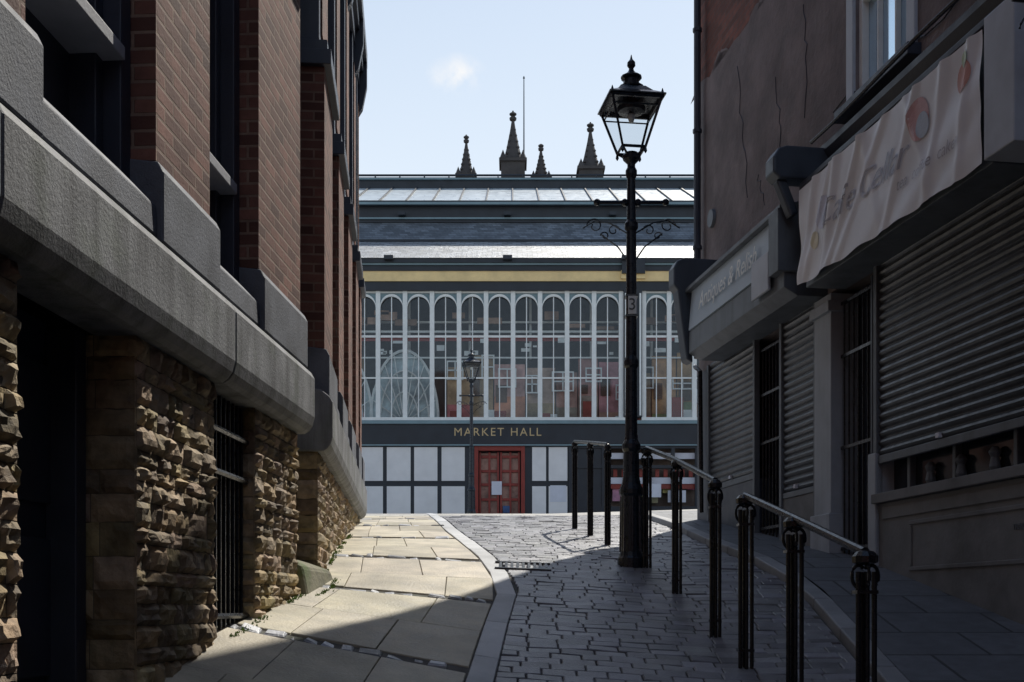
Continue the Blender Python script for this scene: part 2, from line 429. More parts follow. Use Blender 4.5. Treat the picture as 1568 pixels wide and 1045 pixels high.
ms.hexa([gz(-1.62,8.05,-.1),gz(-1.42,8.05,-.1),gz(-1.36,8.95,-.1),gz(-1.6,8.95,-.1),gz(-1.62,8.05,.26),gz(-1.48,8.05,.2),gz(-1.42,8.95,.07),gz(-1.6,8.95,.12)])
ms.done('mossy_stone_block',m_moss,bevel=.03)
wd=MB()
for i in range(900):
    y=U(6.0,13); x=(wallX(y)+.12)+abs(random.gauss(0,.02))+(.1 if 8<y<9 else 0)
    if noise.noise((y*1.7,3,3))<-.1: continue
    z=G(x,y); h=U(.006,.024); a=U(0,6.3); r=.006
    wd.add([(x-r,y,z),(x+r,y,z),(x+math.cos(a)*h*.6,y+math.sin(a)*h*.6,z+h)],[(0,1,2)])
wd.done('weeds',M('weed_green',(.13,.22,.035),.7,.3))

# ---------------------------------------------------------------- right-hand shops
RB=E('rendered_shop_building')
rd=MB(); bk=MB(); cr=MB(); gy_=MB(); dk=MB(); gls=MB(); wh=MB(); sg=MB(); sh=MB(); ppr=MB(); brs=MB(); wg=MB(); bxs=MB()
WIN=[(6.0,7.2,4.75,6.3),(9.5,10.46,4.62,6.45),]
def wallseg(b,F,s0,s1,z0,z1,wins,n0=-.3,n1=0):
    cuts=sorted([w for w in wins if w[0]>=s0 and w[1]<=s1]); s=s0
    for a,e,za,zb in cuts:
        b.fbox(F,s,a,n0,n1,z0,z1); b.fbox(F,a,e,n0,n1,z0,za); b.fbox(F,a,e,n0,n1,zb,z1); s=e
    b.fbox(F,s,s1,n0,n1,z0,z1)
wallseg(rd,FR,-12,14.9,3.02,6.72,WIN)
bk.fbox(FR,-12,14.9,-.3,-.012,6.72,11.8)
bk.fbox(FR,-12,14.88,-5.5,-.3,-3,11.8)
dk.fbox(FR,-12,14.95,-.3,.16,11.7,11.9)
for i in range(22):
    a=U(9.5,14.5); w=U(.2,.9); h=U(.03,.22)
    rd.add([FR(a,-.004,6.71),FR(a+w,-.004,6.71),FR(a+w*.8,-.004,6.72+h*.6),FR(a+w*.45,-.004,6.72+h),FR(a+w*.15,-.004,6.72+h*.5)],[(0,1,2,3,4)])
# thin repaired cracks in the render
ck=MB()
for s_,z_,L,dz_ in ((13.6,6.5,14,-.16),(12.4,5.9,12,-.13),(11.6,6.3,10,-.15),(12.9,4.9,8,-.06)):
    pts=[]; 
    for i in range(L): s_+=U(-.11,.05); z_+=dz_*U(.4,1.4); pts.append(FR(s_,.001,z_))
    ck.tube(pts,.006,4)
ck.done('render_cracks',m_slatepaint,RB)
for a,e,za,zb in WIN:
    wg.fbox(FR,a,e,-.14,-.1,za,zb)
    for x in (a,e-.06): wh.fbox(FR,x,x+.06,-.1,-.03,za,zb)
    for z in (za,zb-.06,(za+zb)/2-.025): wh.fbox(FR,a+.06,e-.06,-.1,-.04,z,z+.05)
    for t in (.34,.67): wh.fbox(FR,a+(e-a)*t-.012,a+(e-a)*t+.012,-.1,-.05,za+.05,zb-.06)
    bxs.fbox(FR,a-.14,a-.003,-.02,.03,za-.02,zb+.1); bxs.fbox(FR,e+.003,e+.14,-.02,.03,za-.02,zb+.1)
    dk.fbox(FR,a-.2,e+.2,-.2,.12,za-.12,za-.02)
dk.prism(FR,5,11.1,[(0,4.18),(.1,4.2),(.16,4.3),(.16,4.36),(0,4.42)])
dk.tube([FR(14.72,.08,3.2),FR(14.72,.08,8),FR(14.72,.08,10.4)],.045,10)
for z in (4.6,6.1,7.4): dk.lathe(*FR(14.72,.08,z)[:2],z,[(.06,0),(.06,.05)],10)
brs.tube([FR(14.75,.1,3.1),FR(14.55,.1,3.0),FR(14.5,.1,1.2)],.03)
pts=[FR(10.9-i*.28,.012,4.72+.05*math.sin(i*1.7)-.012*i) for i in range(14)]
brs.tube(pts,.007); brs.tube([FR(5+i*.5,.19,4.47+.02*math.sin(i)) for i in range(13)],.018)
v=MB()
c=Vector(FR(14.35,.0,4.88)); nrm=Vector((-.987,-.158,0)); tx=Vector((.158,-.987,0)); up=Vector((0,0,1))
vs=[c+nrm*.04+(tx*math.cos(t)+up*math.sin(t))*.11 for t in [i*math.pi/9 for i in range(18)]]
vs+= [c-nrm*.02+(tx*math.cos(t)+up*math.sin(t))*.12 for t in [i*math.pi/9 for i in range(18)]]
v.add(vs,[tuple(range(18))]+[(i,(i+1)%18,18+(i+1)%18,18+i) for i in range(18)])
v.done('wall_vent',m_greypaint,RB)
dk.fbox(FR,-12,14.88,-.3,-.22,-3,3.02)
def gr(s): return G(*FR(s,.1,0)[:2])+.06
cr.prism(FR,4.5,10.0,[(-.2,-.6),(.02,-.6),(.02,.9),(-.2,.9)])
cr.fbox(FR,4.5,10.02,-.2,.075,.902,.985)
cr.fbox(FR,4.5,9.9,.02,.035,.76,.86)
for a,e in ((6.4,9.45),):
    cr.fbox(FR,a,e,.02,.032,.30,.335); cr.fbox(FR,a,e,.02,.032,.68,.715); cr.fbox(FR,a,a+.04,.02,.032,.337,.678); cr.fbox(FR,e-.04,e,.02,.032,.337,.678)
gls.fbox(FR,4.5,10.0,-.16,-.12,.985,1.6)
for s in (4.9,5.7,6.5,7.3,8.1,8.9,9.6):
    gy_.fbox(FR,s,s+.045,-.12,-.06,.985,1.5)
for i in range(7): gy_.lathe(*FR(6.6+i*.45,-.08,0)[:2],.985,[(.02,0),(.045,.05),(.03,.12),(.05,.16),(.02,.2)],8)
def shutter(b,s0,s1,z0,z1,n=0,pitch=.078):
    z=z0; prof=[]
    while z<z1-.001:
        for t,dn in ((0,0),(.2,.016),(.45,.026),(.7,.02),(.95,.0)):
            prof.append((n+dn,z+pitch*t))
        z+=pitch
    K=10; vs=[]
    for k in range(K+1):
        ss=s0+(s1-s0)*k/K
        vs+=[FR(ss,a+.006*noise.noise((ss*1.3,zz*1.1,2)),zz) for a,zz in prof]
    N=len(prof); fs=[(k*N+i,k*N+i+1,(k+1)*N+i+1,(k+1)*N+i) for k in range(K) for i in range(N-1)]
    b.add(vs,fs)
shutter(sh,4.5,9.98,1.32,3.02); gy_.fbox(FR,4.5,9.98,-.01,.03,1.25,1.32)
shutter(sh,11.3,12.08,1.2,3.05); gy_.fbox(FR,11.3,12.08,-.01,.03,1.14,1.2)
shutter(sh,12.9,14.4,1.52,3.05); gy_.fbox(FR,12.9,14.4,-.01,.03,1.45,1.52)
for s,z in ((8.95,1.33),(11.7,1.22),(13.6,1.53)): ppr.fbox(FR,s,s+.05,.02,.05,z,z+.04)
for s in (9.98,11.22,12.08,12.84,14.4): gy_.fbox(FR,s,s+.06,-.02,.045,.4,3.05)
wh2=MB()
for a,e in ((10.83,11.2),):
    wh2.fbox(FR,a,e,-.2,.07,-.3,2.98); wh2.fbox(FR,a-.03,e+.03,-.2,.1,-.3,gr(11)+.35); wh2.fbox(FR,a-.03,e+.03,-.2,.11,2.8,2.9)
wh2.fbox(FR,9.98,10.12,-.2,.055,-.3,1.35)
wh2.done('pilasters',m_pilaster,RB,bevel=.008)
cr.fbox(FR,11.24,12.1,-.2,.02,0,1.14)
dk.fbox(FR,12.86,14.4,-.2,.02,0,1.45); dk.fbox(FR,14.46,14.88,-.22,.03,0,3.02)
for s0_,s1_ in ((10.14,10.8),(12.15,12.82)):
    n=7
    for i in range(n):
        s=s0_+(s1_-s0_)*(i+.5)/n; brs.tube([FR(s,-.03,gr(s)),FR(s,-.03,2.85)],.009)
    for z in (gr(s0_)+.15,gr(s0_)+1.1,2.35,2.85): brs.fbox(FR,s0_,s1_,-.04,-.015,z,z+.03)
    dk.fbox(FR,s0_,s0_+.04,-.2,0,.2,2.95)
brs.done('iron_grilles',m_black,RB)
gy_.fbox(FR,7.72,10.72,-.02,.36,2.98,3.9)
dk.prism(FR,7.3,10.74,[(-.02,3.9),(.42,3.9),(.42,3.95),(-.02,4.12)])
bxs.fbox(FR,7.36,7.70,-.02,.44,2.98,3.93)
gy_.fbox(FR,4.5,7.36,-.02,.22,3.05,3.75); bxs.fbox(FR,6.3,7.2,.22,.32,3.5,4.15)
sc=[]
for i in range(28):
    t=i/27*4.2*math.pi/2; r=.12*(1-i/34); sc.append(FR(7.1+0*t,.45+r*math.cos(t),3.55+r*math.sin(t)))
brs=MB(); brs.tube(sc,.008); brs.tube([FR(7.1,.0,3.72),FR(7.1,.62,3.72)],.01); brs.done('iron_scroll_hook',m_black,RB)
gy_.prism(FR,11.05,13.95,[(-.02,3.0),(.30,3.0),(.44,3.08),(.44,3.34),(-.02,3.34)])
sg.prism(FR,11.25,13.9,[(-.02,3.345),(.46,3.345),(.42,3.82),(-.02,3.82)])
gy_.prism(FR,11.05,13.97,[(-.02,3.825),(.48,3.825),(.48,3.87),(-.02,3.98)])
gy_.fbox(FR,11.0,11.24,-.02,.52,3.22,3.82); bxs.fbox(FR,11.3,11.75,.47,.50,3.12,3.50)
con=[(.04,4.25),(.50,4.25),(.58,4.21),(.62,4.13),(.62,3.92),(.57,3.86),(.54,3.6),(.46,3.02),(.38,2.98),(.40,3.5),(.36,3.86),(.04,3.90)]
cn=MB(); cn.prism(FR,13.97,14.2,con)
cn.prism(FR,10.78,11.0,[(.1,4.33),(.52,4.33),(.60,4.30),(.65,4.22),(.65,4.07),(.59,4.02),(.1,4.02)])
cn.prism(FR,10.83,10.95,[(.60,4.02),(.5,4.02),(.38,3.72),(.46,3.68)])
cn.done('awning_consoles',M('console_paint',(.05,.065,.09),.45,.2,3,.001,30,stain=.3),RB,bevel=.02)
rd.done('render_wall',m_render,RB); bk.done('brick_wall',m_brick2,RB); cr.done('stall_risers',m_cream,RB,bevel=.006)
gy_.done('grey_joinery',m_greypaint,RB,bevel=.006); dk.done('dark_joinery',m_slatepaint,RB,bevel=.006); gls.done('glass',m_darkglass,RB)
wh.done('white_frames',m_white,RB,bevel=.005); sg.done('fascia_sign',m_sign,RB); sh.done('roller_shutters',m_shutter,RB); ppr.done('notices',m_paper,RB)
bxs.done('pale_sign_boxes',m_box,RB,bevel=.008); wg.done('upper_window_glass',m_skyglass,RB)
def onR(s,n,z):
    o=Vector(FR(s,n,z)); m=Matrix(((.158,0,-.987,o.x),(-.987,0,-.158,o.y),(0,1,0,o.z),(0,0,0,1))); return m
text("Antiques & Relish",.27,m_white,RB,onR(12.6,.468,3.58),'fascia_lettering',.002,shear=.35,xs=.95)
text("TRADITIONAL SANDWICH BAR",.06,m_greypaint,RB,onR(7.6,.024,.56),'riser_lettering',.002)
text("FRESHLY MADE TO ORDER",.05,m_greypaint,RB,onR(7.6,.024,.46),'riser_lettering_small',.002)
BN=E('shop_banner'); b=MB(); nx,ny=110,26; vs=[]
def ban_n(s,z):
    u=(10.72-s)/2.98; w=(z-3.0)/.88
    n=.43+.035*noise.noise((u*5-w*2.5,w*1.2,1))
    for q,am,wd_,sl_ in ((.06,.03,.02,.12),(.13,.022,.016,.2),(.22,.035,.022,.10),(.31,.03,.016,.22),(.40,.02,.02,.3),(.47,.016,.02,-.1),(.63,.025,.016,.18),(.72,.015,.012,-.12),(.80,.028,.018,.1),(.93,.03,.016,.06)):
        t=(u-q-(w-.5)*sl_)/wd_
        n+=am*math.exp(-t*t)*(.6+.4*w)
    return n
for j in range(ny+1):
    for i in range(nx+1):
        u=i/nx; w=j/ny
        s=10.72-(10.72-7.74)*u; z=3.0+.88*w
        sag=-.02*math.sin(u*math.pi*5)**2*(1-w)-.02*(1-w)*u
        vs.append(FR(s,ban_n(s,z),z+sag))
b.add(vs,[(j*(nx+1)+i,j*(nx+1)+i+1,(j+1)*(nx+1)+i+1,(j+1)*(nx+1)+i) for j in range(ny) for i in range(nx)])
m_ban=M('banner_vinyl',(.84,.85,.90),.45,.04,3,.001,8,stain=.05)
b.done('banner_sheet',m_ban,BN,smooth=True)
def onban(off):
    def f(co):
        s=co.y+.16*.45; return Vector(FR(s,ban_n(s,co.z)+off,co.z))
    return f
text("Cafe Cellar",.30,M('banner_grey_print',(.52,.53,.62),.5,.1),BN,onR(9.5,.45,3.45),'banner_script',0,shear=.5,deform=onban(.009),xs=1.1)
text("tea  coffee  cakes",.13,M('banner_grey_print2',(.60,.58,.64),.5,.1),BN,onR(8.45,.45,3.25),'banner_small_script',0,shear=.3,deform=onban(.008))
def disc(s,z,r,mat,name,off=.005):
    d=MB(); f=onban(off); o=Vector(FR(s,.45,z)); pts=[]
    for k in range(5):
        for i in range(24):
            pts.append(f(o+(tx*math.cos(i*math.pi/12)+up*math.sin(i*math.pi/12)*1.1)*r*(k+.02)/4))
    d.add(pts,[(k*24+i,k*24+(i+1)%24,(k+1)*24+(i+1)%24,(k+1)*24+i) for k in range(4) for i in range(24)]); d.done(name,mat,BN)
disc(8.55,3.62,.14,M('banner_pink',(.74,.46,.48),.5,.15),'banner_peach'); disc(8.50,3.56,.085,M('banner_blue',(.58,.67,.80),.5,.1),'banner_plum',.009)
disc(7.95,3.66,.10,M('banner_red',(.68,.36,.31),.5,.1),'banner_apple'); disc(10.2,3.5,.13,M('banner_violet',(.66,.68,.82),.5,.1),'banner_berry')
disc(10.35,3.3,.07,M('banner_lemon',(.80,.74,.55),.5,.1),'banner_lemon'); disc(7.93,3.77,.05,M('banner_leaf',(.52,.63,.42),.5,.1),'banner_leaf',.009)

# ---------------------------------------------------------------- street lamps
def lamp(x,y,name,plate=False):
    e=E(name); z0=G(x,y); b=MB()
    prof=[(.125,-.05),(.125,.06),(.11,.08),(.10,.12),(.095,.62),(.11,.64),(.11,.68),(.085,.74),(.075,.80),(.07,1.02),(.085,1.05),(.085,1.09),(.062,1.13),(.056,1.2),
          (.052,1.78),(.066,1.80),(.066,1.85),(.050,1.89),(.046,2.9),(.044,3.02),(.062,3.05),(.062,3.09),(.042,3.12),(.038,3.5),(.052,3.53),(.052,3.57),(.036,3.6),(.036,3.63),(.075,3.67),(.085,3.7),(.06,3.73)]
    b.lathe(x,y,z0,prof,16)
    for i in range(8):
        a=i*math.pi/4; b.tube([(x+.098*math.cos(a),y+.098*math.sin(a),z0+.12),(x+.09*math.cos(a),y+.09*math.sin(a),z0+.62)],.012,5)
    b.tube([(x-.29,y,z0+3.285),(x+.29,y,z0+3.285)],.018,8)
    for sx in (-1,1):
        b.lathe(x+sx*.31,y,z0+3.255,[(.012,0),(.032,.015),(.032,.045),(.012,.06)],8)
        b.lathe(x+sx*.06,y,z0+3.25,[(.012,0),(.03,.015),(.03,.05),(.012,.065)],8)
        for cx0,cz0,r0,tn in ((.33,3.07,.075,1),(.16,3.03,.055,-1),(.24,2.98,.04,1)):
            pts=[]
            for i in range(22):
                t=i/21*3.3*math.pi/1.5; r=r0*(1-i/30)
                pts.append((x+sx*(cx0+r*math.cos(t)*tn),y,z0+cz0+r*math.sin(t)))
            b.tube(pts,.006,5)
        b.tube([(x+sx*.03,y,z0+3.0),(x+sx*.2,y,z0+3.1),(x+sx*.33,y,z0+3.12),(x+sx*.44,y,z0+3.05)],.007,5)
        b.tube([(x+sx*.03,y,z0+2.75),(x+sx*.12,y,z0+2.88),(x+sx*.28,y,z0+3.0)],.007,5)
    zb=z0+3.745; zt=z0+4.17
    rb,rt=.105,.228; rot=math.radians(8)
    def cor(r,i,dr=0): 
        a=rot+math.pi/4+i*math.pi/2; return (x+(r*1.414+dr)*math.cos(a),y+(r*1.414+dr)*math.sin(a))
    for i in range(4):
        p=cor(rb,i);q=cor(rt,i); b.tube([(x+(p[0]-x)*.3,y+(p[1]-y)*.3,zb-.06),(p[0],p[1],zb+.01),(q[0],q[1],zt)],.012,6)
        p2=cor(rb,(i+1)%4);q2=cor(rt,(i+1)%4)
        b.tube([(p[0],p[1],zb+.01),(p2[0],p2[1],zb+.01)],.013,6); b.tube([(q[0],q[1],zt-.01),(q2[0],q2[1],zt-.01)],.02,6)
        r1=cor(rb+(rt-rb)*.82,i); r2=cor(rb+(rt-rb)*.82,(i+1)%4); zz=zb+(zt-zb)*.82
        b.tube([(r1[0],r1[1],zz),(r2[0],r2[1],zz)],.007,5)
        b.lathe(q[0],q[1],zt,[(.012,0),(.02,.015),(.012,.03),(.003,.06)],6)
        b.lathe(p[0],p[1],zb-.05,[(.003,0),(.015,.02),(.01,.05)],6)
    b.lathe(x,y,0,[(rt*1.414+.04,zt),(rt*1.414+.04,zt+.012),(.19*1.2,zt+.07),(.15,zt+.13),(.12,zt+.14)],4,rot+math.pi/4)
    b.lathe(x,y,zt,[(.09,.12),(.115,.14),(.115,.155),(.075,.17),(.07,.22),(.095,.235),(.095,.25),(.05,.275),(.028,.30),(.02,.325),(.038,.35),(.036,.38),(.012,.41),(.003,.45)],12)
    b.lathe(x,y,zt-.09,[(.02,0),(.12,.02),(.13,.06),(.05,.09)],12)
    b.done('post_and_frame',m_iron,e,smooth=False,bevel=0)
    g=MB()
    for i in range(4):
        p=cor(rb,i);q=cor(rt,i);p2=cor(rb,(i+1)%4);q2=cor(rt,(i+1)%4)
        g.quad((*p,zb+.02),(*p2,zb+.02),(*q2,zt-.01),(*q,zt-.01))
    g.done('lantern_glass',m_lglass,e)
    w=MB(); w.lathe(x,y,zt-.16,[(.02,0),(.03,.03),(.03,.07)],10); w.done('bulb',m_white,e,smooth=True)
    if plate:
        w=MB(); w.box(x-.035,x+.04,y-.066,y-.058,z0+2.26,z0+2.42); w.done('number_plate',m_white,e)
        text("3",.15,m_black,e,Matrix.Translation((x+.002,y-.068,z0+2.34))@Matrix.Rotation(math.pi/2,4,'X'),'plate_number',.001)
        w=MB(); w.box(x-.055,x+.055,y-.057,y+.055,z0+2.24,z0+2.26); w.box(x-.055,x+.055,y-.057,y+.055,z0+2.42,z0+2.44); w.done('plate_bracket',m_black,e)
lamp(1.08,10.35,'street_lamp',True)
lamp(-1.13,31.8,'street_lamp.001')

# ---------------------------------------------------------------- railings
def railing(posts,name,k=1.0):
    e=E(name); b=MB(); H=1.08
    tops=[]
    for x,y in posts:
        z=G(x,y)
        for dx,dy in ((-.036,-.02),(.036,-.02),(0,.036),(0,-.03)):
            b.lathe(x+dx*k,y+dy*k,z-.03,[(.0125,0),(.0125,H-.07)],8)
        for hz in (.10,H-.20):
            b.box(x-.048*k,x+.048*k,y-.042*k,y+.048*k,z+hz,z+hz+.016)
        for sx,sy in ((-1,0),(1,0),(0,-1)):
            pts=[(x+k*sx*(.03+.030*math.sin(t)),y+k*sy*(.03+.030*math.sin(t)),z+H-.17+.05*(1-math.cos(t))) for t in [q*math.pi/8 for q in range(11)]]
            b.tube(pts,.009,6)
        b.lathe(x,y,z+H-.07,[(.02,0),(.05*k+.008,.012),(.055*k+.005,.04),(.04*k,.062),(.01,.07)],12)
        tops.append((x,y,z+H-.01))
    b.tube(tops,.022,10)
    b.done('rails_and_posts',m_black,e,smooth=False)
railing([(1.21,10.25),(1.32,9.16),(1.395,7.85)],'street_railing',.8)
railing([(1.45,7.1),(1.53,6.2),(1.60,5.18)],'street_railing.001',1.0)
railing([(.774,14.1),(.90,13.15),(1.02,12.2)],'street_railing.002',.6)

# ---------------------------------------------------------------- market hall
MK=E('market_hall')
Y=38.0
wf=MB(); dk=MB(); yl=MB(); pn=MB(); tl=MB()
xk=[-4.45+.897*k for k in range(-9,10)]
xk2=[4.38+.84*k for k in range(0,14)]
def glazing(xs):
    for x in xs: wf.box(x-.075,x+.075,Y-.06,Y+.06,6.3,10.5)
    for a,c in zip(xs,xs[1:]):
        m=(a+c)/2; r=(c-a)/2-.075
        zs=9.93
        N=14; arc=[(m-r*math.cos(i*math.pi/N),zs+r*1.05*math.sin(i*math.pi/N)) for i in range(N+1)]
        for (xa,za),(xb,zb) in zip(arc,arc[1:]):
            wf.hexa([(xa,Y-.05,za),(xb,Y-.05,zb),(xb,Y+.02,zb),(xa,Y+.02,za),(xa,Y-.05,min(za+.08,10.5)),(xb,Y-.05,min(zb+.08,10.5)),(xb,Y+.02,min(zb+.08,10.5)),(xa,Y+.02,min(za+.08,10.5))])
            tl.quad((xa,Y+.03,za+.05),(xb,Y+.03,zb+.05),(xb,Y+.03,10.5),(xa,Y+.03,10.5))
        for q in (m,): wf.box(q-.016,q+.016,Y-.02,Y+.02,6.32,zs+r)
        for z,t in ((7.62,.025),(9.0,.035)):
            wf.box(a+.076,m-.017,Y-.02,Y+.02,z-t,z+t); wf.box(m+.017,c-.076,Y-.02,Y+.02,z-t,z+t)
        wf.box(a+.076,c-.076,Y-.02,Y+.02,10.44,10.5)
glazing(xk); glazing(xk2)
wf.box(-13,3.75,Y-.12,Y+.1,6.2,6.3); wf.box(4.3,16,Y-.12,Y+.1,6.2,6.3)
tl.box(-13,16,Y-.16,Y-.02,6.08,6.19)
dk.box(3.70,4.31,Y-.15,Y+.15,6.3,10.5)
wf.box(3.74,3.80,Y-.17,Y-.151,6.35,10.4); wf.box(4.22,4.28,Y-.17,Y-.151,6.35,10.4)
dk.box(-13,16,Y-.1,Y+.1,5.4,6.075)
tl.box(-13,16,Y-.12,Y+.1,5.36,5.40)
dk.box(-13,16,Y-.15,Y+.2,10.5,10.79); yl.box(-13,16,Y-.2,Y+.2,10.79,11.12)
dk.box(-13,16,Y-.24,Y+.2,11.12,11.3); tl.box(-13,16,Y-.30,Y+.2,11.3,11.36); dk.box(-13,16,Y-.36,Y+.2,11.36,11.5)
yl.box(3.6,4.4,Y-.3,Y-.201,10.85,11.119)
dk.box(3.62,4.38,Y-.40,Y-.24,11.0,11.5)
def frame(x0,x1,z0,z1,b,t=.05,y=Y-.06):
    b.box(x0,x1,y,y+.05,z0,z0+t); b.box(x0,x1,y,y+.05,z1-t,z1); b.box(x0,x0+t,y,y+.05,z0+t,z1-t); b.box(x1-t,x1,y,y+.05,z0+t,z1-t)
dk.box(-13,-1.25,Y,Y+.1,2.6,5.36); dk.box(.43,3.0,Y,Y+.1,2.6,5.36)
px=[(-12,-11.2),(-11.1,-10.3),(-10.2,-9.4),(-9.3,-8.5),(-8.4,-7.6),(-7.5,-6.7),(-6.6,-5.9),(-5.85,-5.1),(-5.0,-4.29),(-4.16,-3.37),(-3.25,-2.48),(-2.34,-1.57),(.67,1.13),(1.22,1.84)]
for a,c in px:
    pn.box(a,c,Y-.03,Y+.002,3.0,4.02); pn.box(a,c,Y-.03,Y+.002,4.2,5.32)
nt_=MB(); nt_.box(1.27,1.8,Y-.04,Y-.032,3.5,4.05); nt_.done('poster',m_paper,MK)
iw=MB(); iw.box(1.95,14,Y+.5,Y+.6,3,5.36,.35)
for i in range(26):
    x=2.1+i*.42; z=U(3.3,4.2); iw.box(x,x+U(.15,.38),Y+.2+U(0,.1),Y+.35,z,z+U(.2,.7),(U(.5,2),U(.5,1.8),U(.5,1.8)))
iw.done('shop_displays',M('shop_display',(.36,.27,.22),.6,.5,2.5,tint=True),MK)
dk.box(1.88,2.0,Y-.05,Y+.1,2.9,5.36)
for x in [3.05,3.8,4.55,5.35,6.15,7.0,8,9,10,11,12,13]:
    dk.box(x-.06,x+.06,Y-.05,Y+.1,2.9,5.36)
dk.box(1.9,14,Y-.04,Y+.1,4.62,4.72); dk.box(1.9,14,Y-.055,Y+.1,2.9,3.35); dk.box(1.9,14,Y-.045,Y+.1,5.28,5.355)
rs=MB()
for i in range(24): 
    x=3.1+i*.14
    if i%2==0: rs.box(x,x+.13,Y+.12,Y+.18,4.35,4.6)
rs.box(3.1,6.1,Y+.12,Y+.18,3.95,4.1); rs.done('red_awning_stripes',m_redpaint,MK)
ws=MB(); ws.box(3.1,6.4,Y+.14,Y+.19,4.12,4.33); ws.box(4.5,4.95,Y-.07,Y-.062,3.65,4.1); ws.box(5.2,5.8,Y+.12,Y+.14,3.5,3.9); ws.box(3.2,6.4,Y+.14,Y+.19,4.95,5.15); ws.done('white_shop_signs',m_paper,MK)
dr=MB(); dp=MB()
dr.box(-1.25,-1.12,Y-.04,Y+.1,2.9,5.36); dr.box(.3,.43,Y-.04,Y+.1,2.9,5.36); dr.box(-1.12,.3,Y-.03,Y+.1,5.2,5.36)
dk.box(-1.11,.29,Y+.3,Y+.35,2.9,5.2)
for x0,x1 in ((-1.10,-.42),(-.40,.28)):
    dp.box(x0+.05,x1-.05,Y+.21,Y+.23,3.1,5.15)
    for x in (x0,(x0+x1)/2-.03,x1-.08): dr.box(x,x+.07,Y+.14,Y+.2,3.05,5.18)
    for z in (3.05,3.55,4.05,4.5,4.98): dr.box(x0+.08,x1-.08,Y+.15,Y+.199,z,z+.09)
dr.done('door_frames',m_redpaint,MK,bevel=.01); dp.done('door_panes',m_redglass,MK)
nt_=MB(); nt_.box(-.68,-.34,Y+.11,Y+.135,3.75,4.2); nt_.done('door_notice',m_paper,MK)
nt_=MB(); nt_.box(-.3,-.08,Y+.11,Y+.135,3.15,3.38); nt_.done('blue_notice',m_bluebar,MK)
text("MARKET HALL",.38,m_gold,MK,Matrix.Translation((-.48,Y-.105,5.80))@Matrix.Rotation(math.pi/2,4,'X'),'market_hall_lettering',.01,1.24)
wf.done('white_window_frames',m_white,MK); dk.done('charcoal_woodwork',m_marketdark,MK); yl.done('ochre_frieze',m_yellow,MK); pn.done('white_panels',m_panel,MK); tl.done('teal_mouldings',m_teal,MK)
g=MB(); g.quad((-13,Y+.064,6.3),(16,Y+.064,6.3),(16,Y+.064,10.48),(-13,Y+.064,10.48)); g.done('glazing',m_mglass,MK)
X0,X1=-14,17
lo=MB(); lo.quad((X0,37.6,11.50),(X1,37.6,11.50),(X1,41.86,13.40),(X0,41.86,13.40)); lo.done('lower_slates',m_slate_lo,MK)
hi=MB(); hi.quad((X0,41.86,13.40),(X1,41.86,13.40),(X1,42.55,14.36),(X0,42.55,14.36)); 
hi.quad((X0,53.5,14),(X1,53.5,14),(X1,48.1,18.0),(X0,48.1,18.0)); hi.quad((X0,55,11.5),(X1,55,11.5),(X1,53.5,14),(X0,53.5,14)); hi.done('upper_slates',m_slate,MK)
dk=MB(); dk.box(X0,X1,42.45,42.6,14.3,15.0); 
for i in range(8):
    x=-12+i*3.9; dk.box(x,x+.25,42.2,42.45,14.5,14.62); dk.box(x,x+.3,37.45,37.6,11.42,11.55)
dk.box(X0,X1,47.9,48.1,17.55,18.02); dk.tube([(X0,47.95,18.12),(X1,47.95,18.12)],.045); 
for i in range(30): dk.box(X0+i*1.03,X0+i*1.03+.05,47.9,48.0,18.0,18.12)
dk.box(X0,X1,41.75,41.9,13.38,13.44)
dk.box(X0,X0+.3,38.2,55,2,14); dk.box(X1-.3,X1,38.2,55,2,14); dk.box(X0,X1,54.7,55,2,11.5)
sk=MB(); sk.quad((X0,42.4,15.0),(X1,42.4,15.0),(X1,48.0,17.6),(X0,48.0,17.6)); sk.done('skylight_glazing',m_skylight,MK)
x=X0
while x<X1:
    dk.hexa([(x,42.4,15.01),(x+.05,42.4,15.01),(x+.05,48,17.61),(x,48,17.61),(x,42.4,15.07),(x+.05,42.4,15.07),(x+.05,48,17.67),(x,48,17.67)]); x+=1.0
dk.box(X0,X1,42.3,42.42,14.98,15.06)
gt=MB(); gt.box(X0,X1,42.2,42.3,14.88,14.97); gt.box(X0,X1,47.8,47.9,17.9,17.96); gt.box(X0,X1,42.38,42.44,14.4,14.46); gt.done('gutters',m_teal,MK)
dk.done('roof_ironwork',m_marketdark,MK)
it=MB(); it.box(X0+.3,X1-.3,41.2,41.3,3,13.0); it.box(X0+.3,X1-.3,38.2,54,3.0,3.1); it.done('interior_back',m_intdark,MK)
wd_=MB(); li=MB(); rd_=MB()
x=-13
while x<16:
    w=U(.5,1.3); h=U(7.9,8.75)
    if not(-5.4<x<-2.9):
        t=U(.35,1.2); t=(t,t*U(.7,1.2),t*U(.6,1.3)); wd_.box(x,x+w-.04,38.9,39.0,6.0,h,t)
        wd_.box(x,x+w-.04,38.86,38.9,6.0,6.0+U(.4,1.2),(U(.4,1.5),U(.4,1.0),U(.4,1.0)))
        if U(0,1)<.6: wd_.box(x+.05,x+U(.2,.5),38.84,38.86,U(6.9,7.3),U(7.5,8.3),U(.1,.35))
    x+=w
for i in range(20):
    x=-2.2+i*.95+U(-.25,.25); z=U(6.9,7.9); w=U(.35,.75); h=U(.3,.85)
    frame(x,x+w,z,z+h,li,.045,38.75); li.box(x+w/2-.02,x+w/2+.02,38.75,38.8,z+.05,z+h-.05); li.box(x+.05,x+w-.05,38.75,38.79,z+h/2-.02,z+h/2+.02)
li.box(-13,16,38.95,39.0,9.36,9.43); li.box(-13,16,39.4,39.5,9.8,9.86); li.box(-13,16,38.8,38.84,8.45,8.5)
rd_.box(-13,16,38.9,38.95,9.06,9.26)
